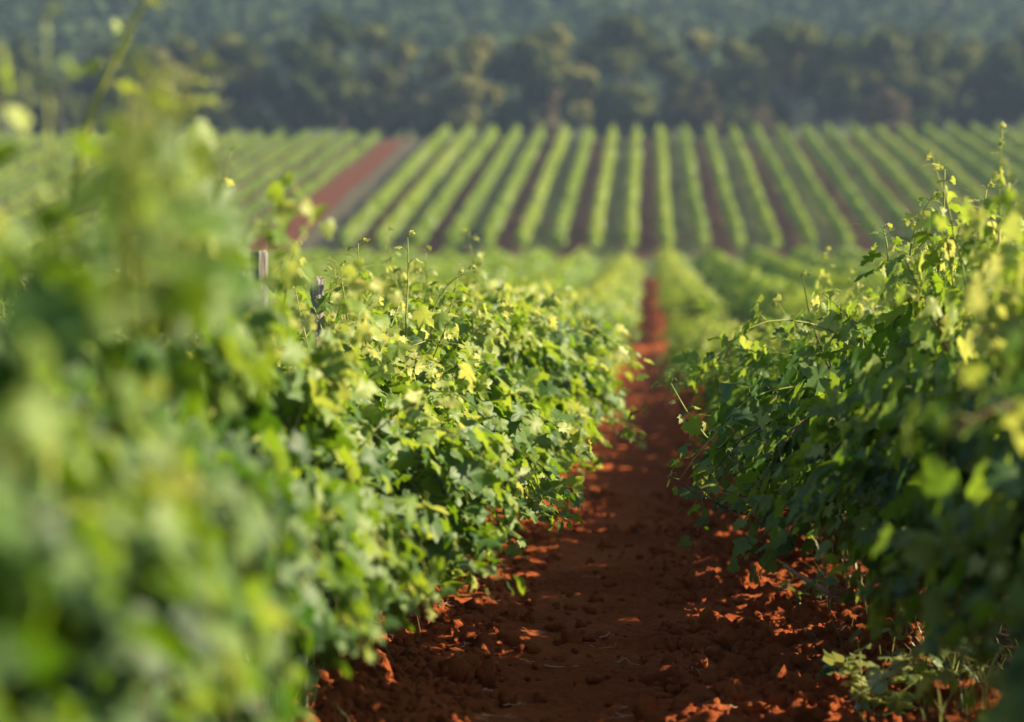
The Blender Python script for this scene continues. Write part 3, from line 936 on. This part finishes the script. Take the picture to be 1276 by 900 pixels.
_ico_v = np.array([(0, 0, 1)] + [(math.cos(a) * .89, math.sin(a) * .89, .45) for a in np.arange(5) * 1.2566] + [(math.cos(a + .628) * .89, math.sin(a + .628) * .89, -.45) for a in np.arange(5) * 1.2566] + [(0, 0, -1)])
_ico_f = np.array([(0, 1 + i, 1 + (i + 1) % 5) for i in range(5)] + [(1 + i, 6 + i, 1 + (i + 1) % 5) for i in range(5)] + [(6 + i, 6 + (i + 1) % 5, 1 + (i + 1) % 5) for i in range(5)] + [(11, 6 + (i + 1) % 5, 6 + i) for i in range(5)])


def _sub(v, f):
    v = list(map(tuple, v)); cache = {}; nf = []
    def mid(a, b):
        key = (min(a, b), max(a, b))
        if key not in cache:
            m = (np.array(v[a]) + np.array(v[b])) / 2; m /= np.linalg.norm(m); cache[key] = len(v); v.append(tuple(m))
        return cache[key]
    for a, b, c in f:
        ab, bc, ca = mid(a, b), mid(b, c), mid(c, a); nf += [(a, ab, ca), (b, bc, ab), (c, ca, bc), (ab, bc, ca)]
    return np.array(v), np.array(nf)


ICO_V, ICO_F = _sub(_ico_v, _ico_f)
rc = np.random.default_rng(99)
sp = Soup()
NCL = 8000
cx = np.where(rc.random(NCL) < .6, rc.uniform(-1.15, 1.2, NCL), np.where(rc.random(NCL) < .35, rc.normal(-.9, .16, NCL), rc.normal(.55, .32, NCL)))
cy = 7.4 + 9.5 * rc.random(NCL) ** 1.6
for x, y in zip(cx, cy):
    if abs(x) > PX - .1: continue
    if -.5 < x < .05 and rc.random() < .65: continue
    r_ = float(np.clip(rc.lognormal(-4.75, .65), .003, .042))
    d = ICO_V * (1 + rc.normal(0, .26, (len(ICO_V), 1))) * r_ * rc.uniform(.75, 1.25, 3)
    a = rc.uniform(0, 6.28); c_, s_ = math.cos(a), math.sin(a)
    d = np.stack([d[:, 0] * c_ - d[:, 1] * s_, d[:, 0] * s_ + d[:, 1] * c_, d[:, 2]], -1)
    sp.add(d + np.array([x, y, pz(x, y) + r_ * .25]), ICO_F)
o = obj("soil_clods", sp.mesh("soil_clods", [M["soil"]]))
tag(o, "crumbled red soil clods scattered over the path", "soil", None, "stuff")


def twig(x, y, L, ang, seed, label, group="dry stems scattered on the red path", r=.0028, mat="straw", name="dry_twig", lift=.012, tilt=.0, fork=True):
    rng = np.random.default_rng(seed)
    n_ = 9; t = np.linspace(-.5, .5, n_)
    wob = np.cumsum(rng.normal(0, .05, n_)) * L * .35
    px_ = x + np.cos(ang) * t * L - np.sin(ang) * wob; py_ = y + np.sin(ang) * t * L + np.cos(ang) * wob
    zz = np.array([pz(a, b) for a, b in zip(px_, py_)])
    zz = np.maximum(zz, np.polyval(np.polyfit(t, zz, 1), t)) + lift + tilt * (t + .5) * L
    P = np.stack([px_, py_, zz], -1); org = P[n_ // 2].copy()
    s_ = Soup(); s_.tube(P - org, np.linspace(r, r * .55, n_), 6)
    if fork and rng.random() < .5:
        b = P[5] - org; s_.tube(np.array([b, b + np.array([math.cos(ang + .7), math.sin(ang + .7), .15]) * L * .18, b + np.array([math.cos(ang + .6), math.sin(ang + .6), .1]) * L * .32]), [r * .7, r * .6, r * .4], 5)
    o = obj(name, s_.mesh(name, [M[mat]], True), None, org)
    return tag(o, label, "twig", group)


def ground_px(px, py):
    """where the sight line through a pixel meets the soil"""
    for d in np.arange(6.5, 30, .02):
        x, y_, z = at_px(px, py, d)
        if z <= float(zt(y_)) + .02: return x, y_
    return x, y_


for i_, (px, py, L, ang, lab) in enumerate([
    (712, 833, .20, .05, "long straight pale stem lying across the wheel track"),
    (606, 866, .10, 1.2, "short upright-lying pale stem left of the wheel track"),
    (676, 697, .17, -.15, "thick pale stem lying at the foot of the left vines, in blur"),
    (548, 780, .12, .2, "orange-brown dry stem on the left soil bank"),
    (484, 829, .12, -.9, "dry stem leaning on the left bank below the vine trunks"),
    (765, 884, .10, .15, "pale straw lying at the bottom edge of the wheel track"),
    (783, 826, .10, .5, "thin pale straw lying across the middle of the path"),
    (915, 840, .05, -.2, "tiny white straw among dark clods on the right"),
    (1046, 800, .06, .2, "short bright stem on soil under the right vines"),
]):
    x, y_ = ground_px(px, py)
    twig(x, y_, L, ang, 40 + i_, lab, None, .0034)
for i_ in range(34):
    y_ = 7.7 + 5 * rc.random() ** 1.5; x = rc.choice([rc.uniform(-1.1, -.5), rc.uniform(-.5, .9)], p=[.55, .45])
    twig(x, y_, rc.uniform(.035, .13), rc.uniform(-1.2, 1.2), 80 + i_, "small pale dry stem lying on the red soil between the rows", "small dry stems on the red soil", rc.uniform(.0016, .0026))

# dry pruned cane with a frayed end, resting against the right vines
def dead_cane():
    a = np.array(at_px(978, 706, 9.6)); b = np.array(at_px(1038, 742, 9.1))
    rng = np.random.default_rng(4)
    root = empty("dry_cane", tuple(a)); s_ = Soup(); t = np.linspace(0, 1, 8)[:, None]
    s_.tube((b - a) * t + np.cumsum(rng.normal(0, .002, (8, 3)), 0), np.linspace(.008, .012, 8), 7)
    obj("stem", s_.mesh("stem", [M["deadwood"]], True), root)
    f = Soup()
    for _ in range(26):
        d = rng.normal(0, 1, 3); d /= np.linalg.norm(d)
        p0 = (b - a) + rng.normal(0, .006, 3)
        f.tube(np.array([p0, p0 + d * .03, p0 + d * .05 + rng.normal(0, .012, 3), p0 + d * .06 + rng.normal(0, .02, 3)]), [.003, .0035, .0025, .001], 4)
    obj("frayed_end", f.mesh("frayed_end", [M["deadwood"]]), root)
    tag(root, "pinkish dry cane with frayed end sticking out under the right vines", "cane")


dead_cane()


def weed(x, y, seed, h, nl, ls, label, group=None, tone0=.55):
    rng = np.random.default_rng(seed)
    z = pz(x, y) if abs(x) < PX - .05 else float(ground_z(np.array(x), np.array(y)))
    root = empty("weed_plant", (x, y, z - .01))
    st, fo = Soup(), Soup(); pos, ax, nr, sz, tn = [], [], [], [], []
    for i in range(nl):
        cp = cane_path(rng, (rng.normal(0, .02), rng.normal(0, .02), 0), (rng.normal(0, .5), rng.normal(0, .4), 1), h * rng.uniform(.6, 1.1), 7, .12, .08)
        st.tube(cp, np.linspace(.004, .0018, 8), 5)
        for k in range(2, 8):
            out = np.array([rng.normal(), rng.normal(), .3]); out /= np.linalg.norm(out)
            pos.append(cp[k] + out * .015); ax.append(out + np.array([0, 0, -.3])); nr.append(np.array([rng.normal(0, .5), rng.normal(0, .5), 1])); sz.append(ls * rng.uniform(.6, 1.2)); tn.append(rng.normal(tone0, .2))
    leaf_batch(fo, np.array(pos), np.array(ax), np.array(nr), np.array(sz), np.array(tn), OUT_N, rng, 0)
    obj("stems", st.mesh("stems", [M["cane"]]), root); obj("leaves", fo.mesh("leaves", [M["weed_leaf"]]), root)
    return tag(root, label, "weed", group)


for i_, (px, py, h, nl, ls, lab, t0) in enumerate([
    (1085, 905, .32, 5, .085, "yellow-green leafy sucker growing at the foot of the right vines", .8),
    (1150, 880, .26, 7, .045, "small-leaved weed behind the yellow sucker under the right vines", .45),
    (1195, 890, .24, 6, .05, "dull weed tuft under the right vines beside the frame edge", .4),
    (1045, 850, .12, 3, .06, "low green weed with a few leaves at the right path edge", .3),
    (1010, 760, .14, 3, .06, "small green weed below the frayed dry cane", .25),
    (520, 775, .13, 4, .05, "small weed at the foot of the left vines on the soil bank", .6),
    (455, 812, .16, 4, .06, "yellowish weed around the base of a left vine trunk", .7),
]):
    x, y_ = ground_px(px, py)
    weed(x, y_, 60 + i_, h, nl, ls, lab, None, t0)

# grass along the foot of both rows
gs = np.random.default_rng(12)
sp = Soup(); pos = []
for i_ in range(3200):
    y_ = 5.5 + 12 * gs.random() ** 1.4
    sd = gs.choice([-1, 1], p=[.2, .8]); x = sd * (HALF + gs.normal(.02, .16))
    z = pz(x, y_) if abs(x) < PX - .05 else float(ground_z(np.array(x), np.array(y_)))
    hh = gs.uniform(.05, .2); w = gs.uniform(.0015, .004); a = gs.uniform(0, 6.28); ln = gs.normal(0, .5, 2) * hh
    ca, sa = math.cos(a) * w, math.sin(a) * w
    b0 = np.array([x, y_, z - .01]); m_ = b0 + np.array([ln[0] * .35, ln[1] * .35, hh * .6]); tp = b0 + np.array([ln[0], ln[1], hh])
    sp.add([b0 - (ca, sa, 0), b0 + (ca, sa, 0), m_ + (ca * .8, sa * .8, 0), m_ - (ca * .8, sa * .8, 0), tp], [(3, 2, 4)], [(0, 1, 2, 3)], 0, [gs.random()], [gs.random()])
o = obj("grass", sp.mesh("grass", [M["grass"]]))
tag(o, "thin grass blades along the foot of the vine rows", "grass", None, "stuff")

# ------------------------------------------------------------------ labels of the vines
def label_vines():
    named = {
        (-1, 0): "huge blurred vine at the lower left corner, closest to the lens",
        (-1, 2): "strongly blurred vine at left whose leafy green spike rises over the far rows",
        (-1, 3): "blurred left vine with a thin cane rising at the far left edge",
        (-1, 4): "blurred left vine whose long pale cane reaches up into the dark wood",
        (-1, 5): "soft-focus left vine just in front of the blurred wooden post",
        (-1, 6): "left vine with a thin curling shoot beside the blurred wooden post",
        (-1, 7): "pale leafy left vine growing between the two wooden posts",
        (-1, 8): "sharp left vine with upright leafy shoots just right of the sharp post",
        (1, 4): "soft dark green right vine beside the yellow-green sucker",
        (1, 5): "right vine with small shoots at the edge, just nearer than the tallest shoot",
        (1, 6): "right vine topped by the tallest sharp leafy shoot against the far slope",
        (1, 7): "right vine with the bare upright cane and a yellow shoot reaching over the path",
    }
    cnt = {}
    for k, y_, root in VINES:
        i_ = cnt.get(k, 0); cnt[k] = i_ + 1
        grp = {-1: "grapevines in the row left of the path", 1: "grapevines in the row right of the path", -2: "grapevines in the second row left of the path", 2: "grapevines in the second row right of the path"}[k]
        lab = named.get((k, i_))
        if lab is None:
            if k == -1: lab = ("blurred bright green vine at the left edge, before the wooden posts" if i_ < 4 else "leafy vine bordering the path on its left, beyond the sharp post" if y_ < 40 else "small distant vine bordering the far end of the path on its left")
            elif k == 1: lab = ("dark blurred vine at the right edge, nearest the lens" if i_ < 4 else "leafy vine bordering the path on its right, beyond the bare upright cane" if y_ < 40 else "small distant vine bordering the far end of the path on its right")
            elif k == -2: lab = "vine of the second row left of the path, only its top showing over the first"
            else: lab = "vine of the second row right of the path, only its top showing over the first"
        tag(root, lab, "grapevine", grp)


label_vines()
# ------------------------------------------------------------------ air
def haze_box():
    x0, x1, y0, y1, z0, z1 = -950, 950, -90, 1080, -4, 152
    v = [(x, yv, z) for z in (z0, z1) for yv in (y0, y1) for x in (x0, x1)]
    f = [(0, 2, 3, 1), (4, 5, 7, 6), (0, 1, 5, 4), (2, 6, 7, 3), (0, 4, 6, 2), (1, 3, 7, 5)]
    m, nt, out = new_mat("haze")
    pv = N(nt, "ShaderNodeVolumePrincipled")
    pv.inputs["Color"].default_value = (.48, .67, 1.0, 1)
    pv.inputs["Density"].default_value = HAZE
    pv.inputs["Anisotropy"].default_value = .15
    nt.links.new(pv.outputs[0], out.inputs["Volume"])
    o = obj("haze", mesh_np("haze", v, [f], [m]))
    tag(o, "pale blue haze softening the far slope and wood", "haze", None, "stuff")


HAZE = .0004
haze_box()
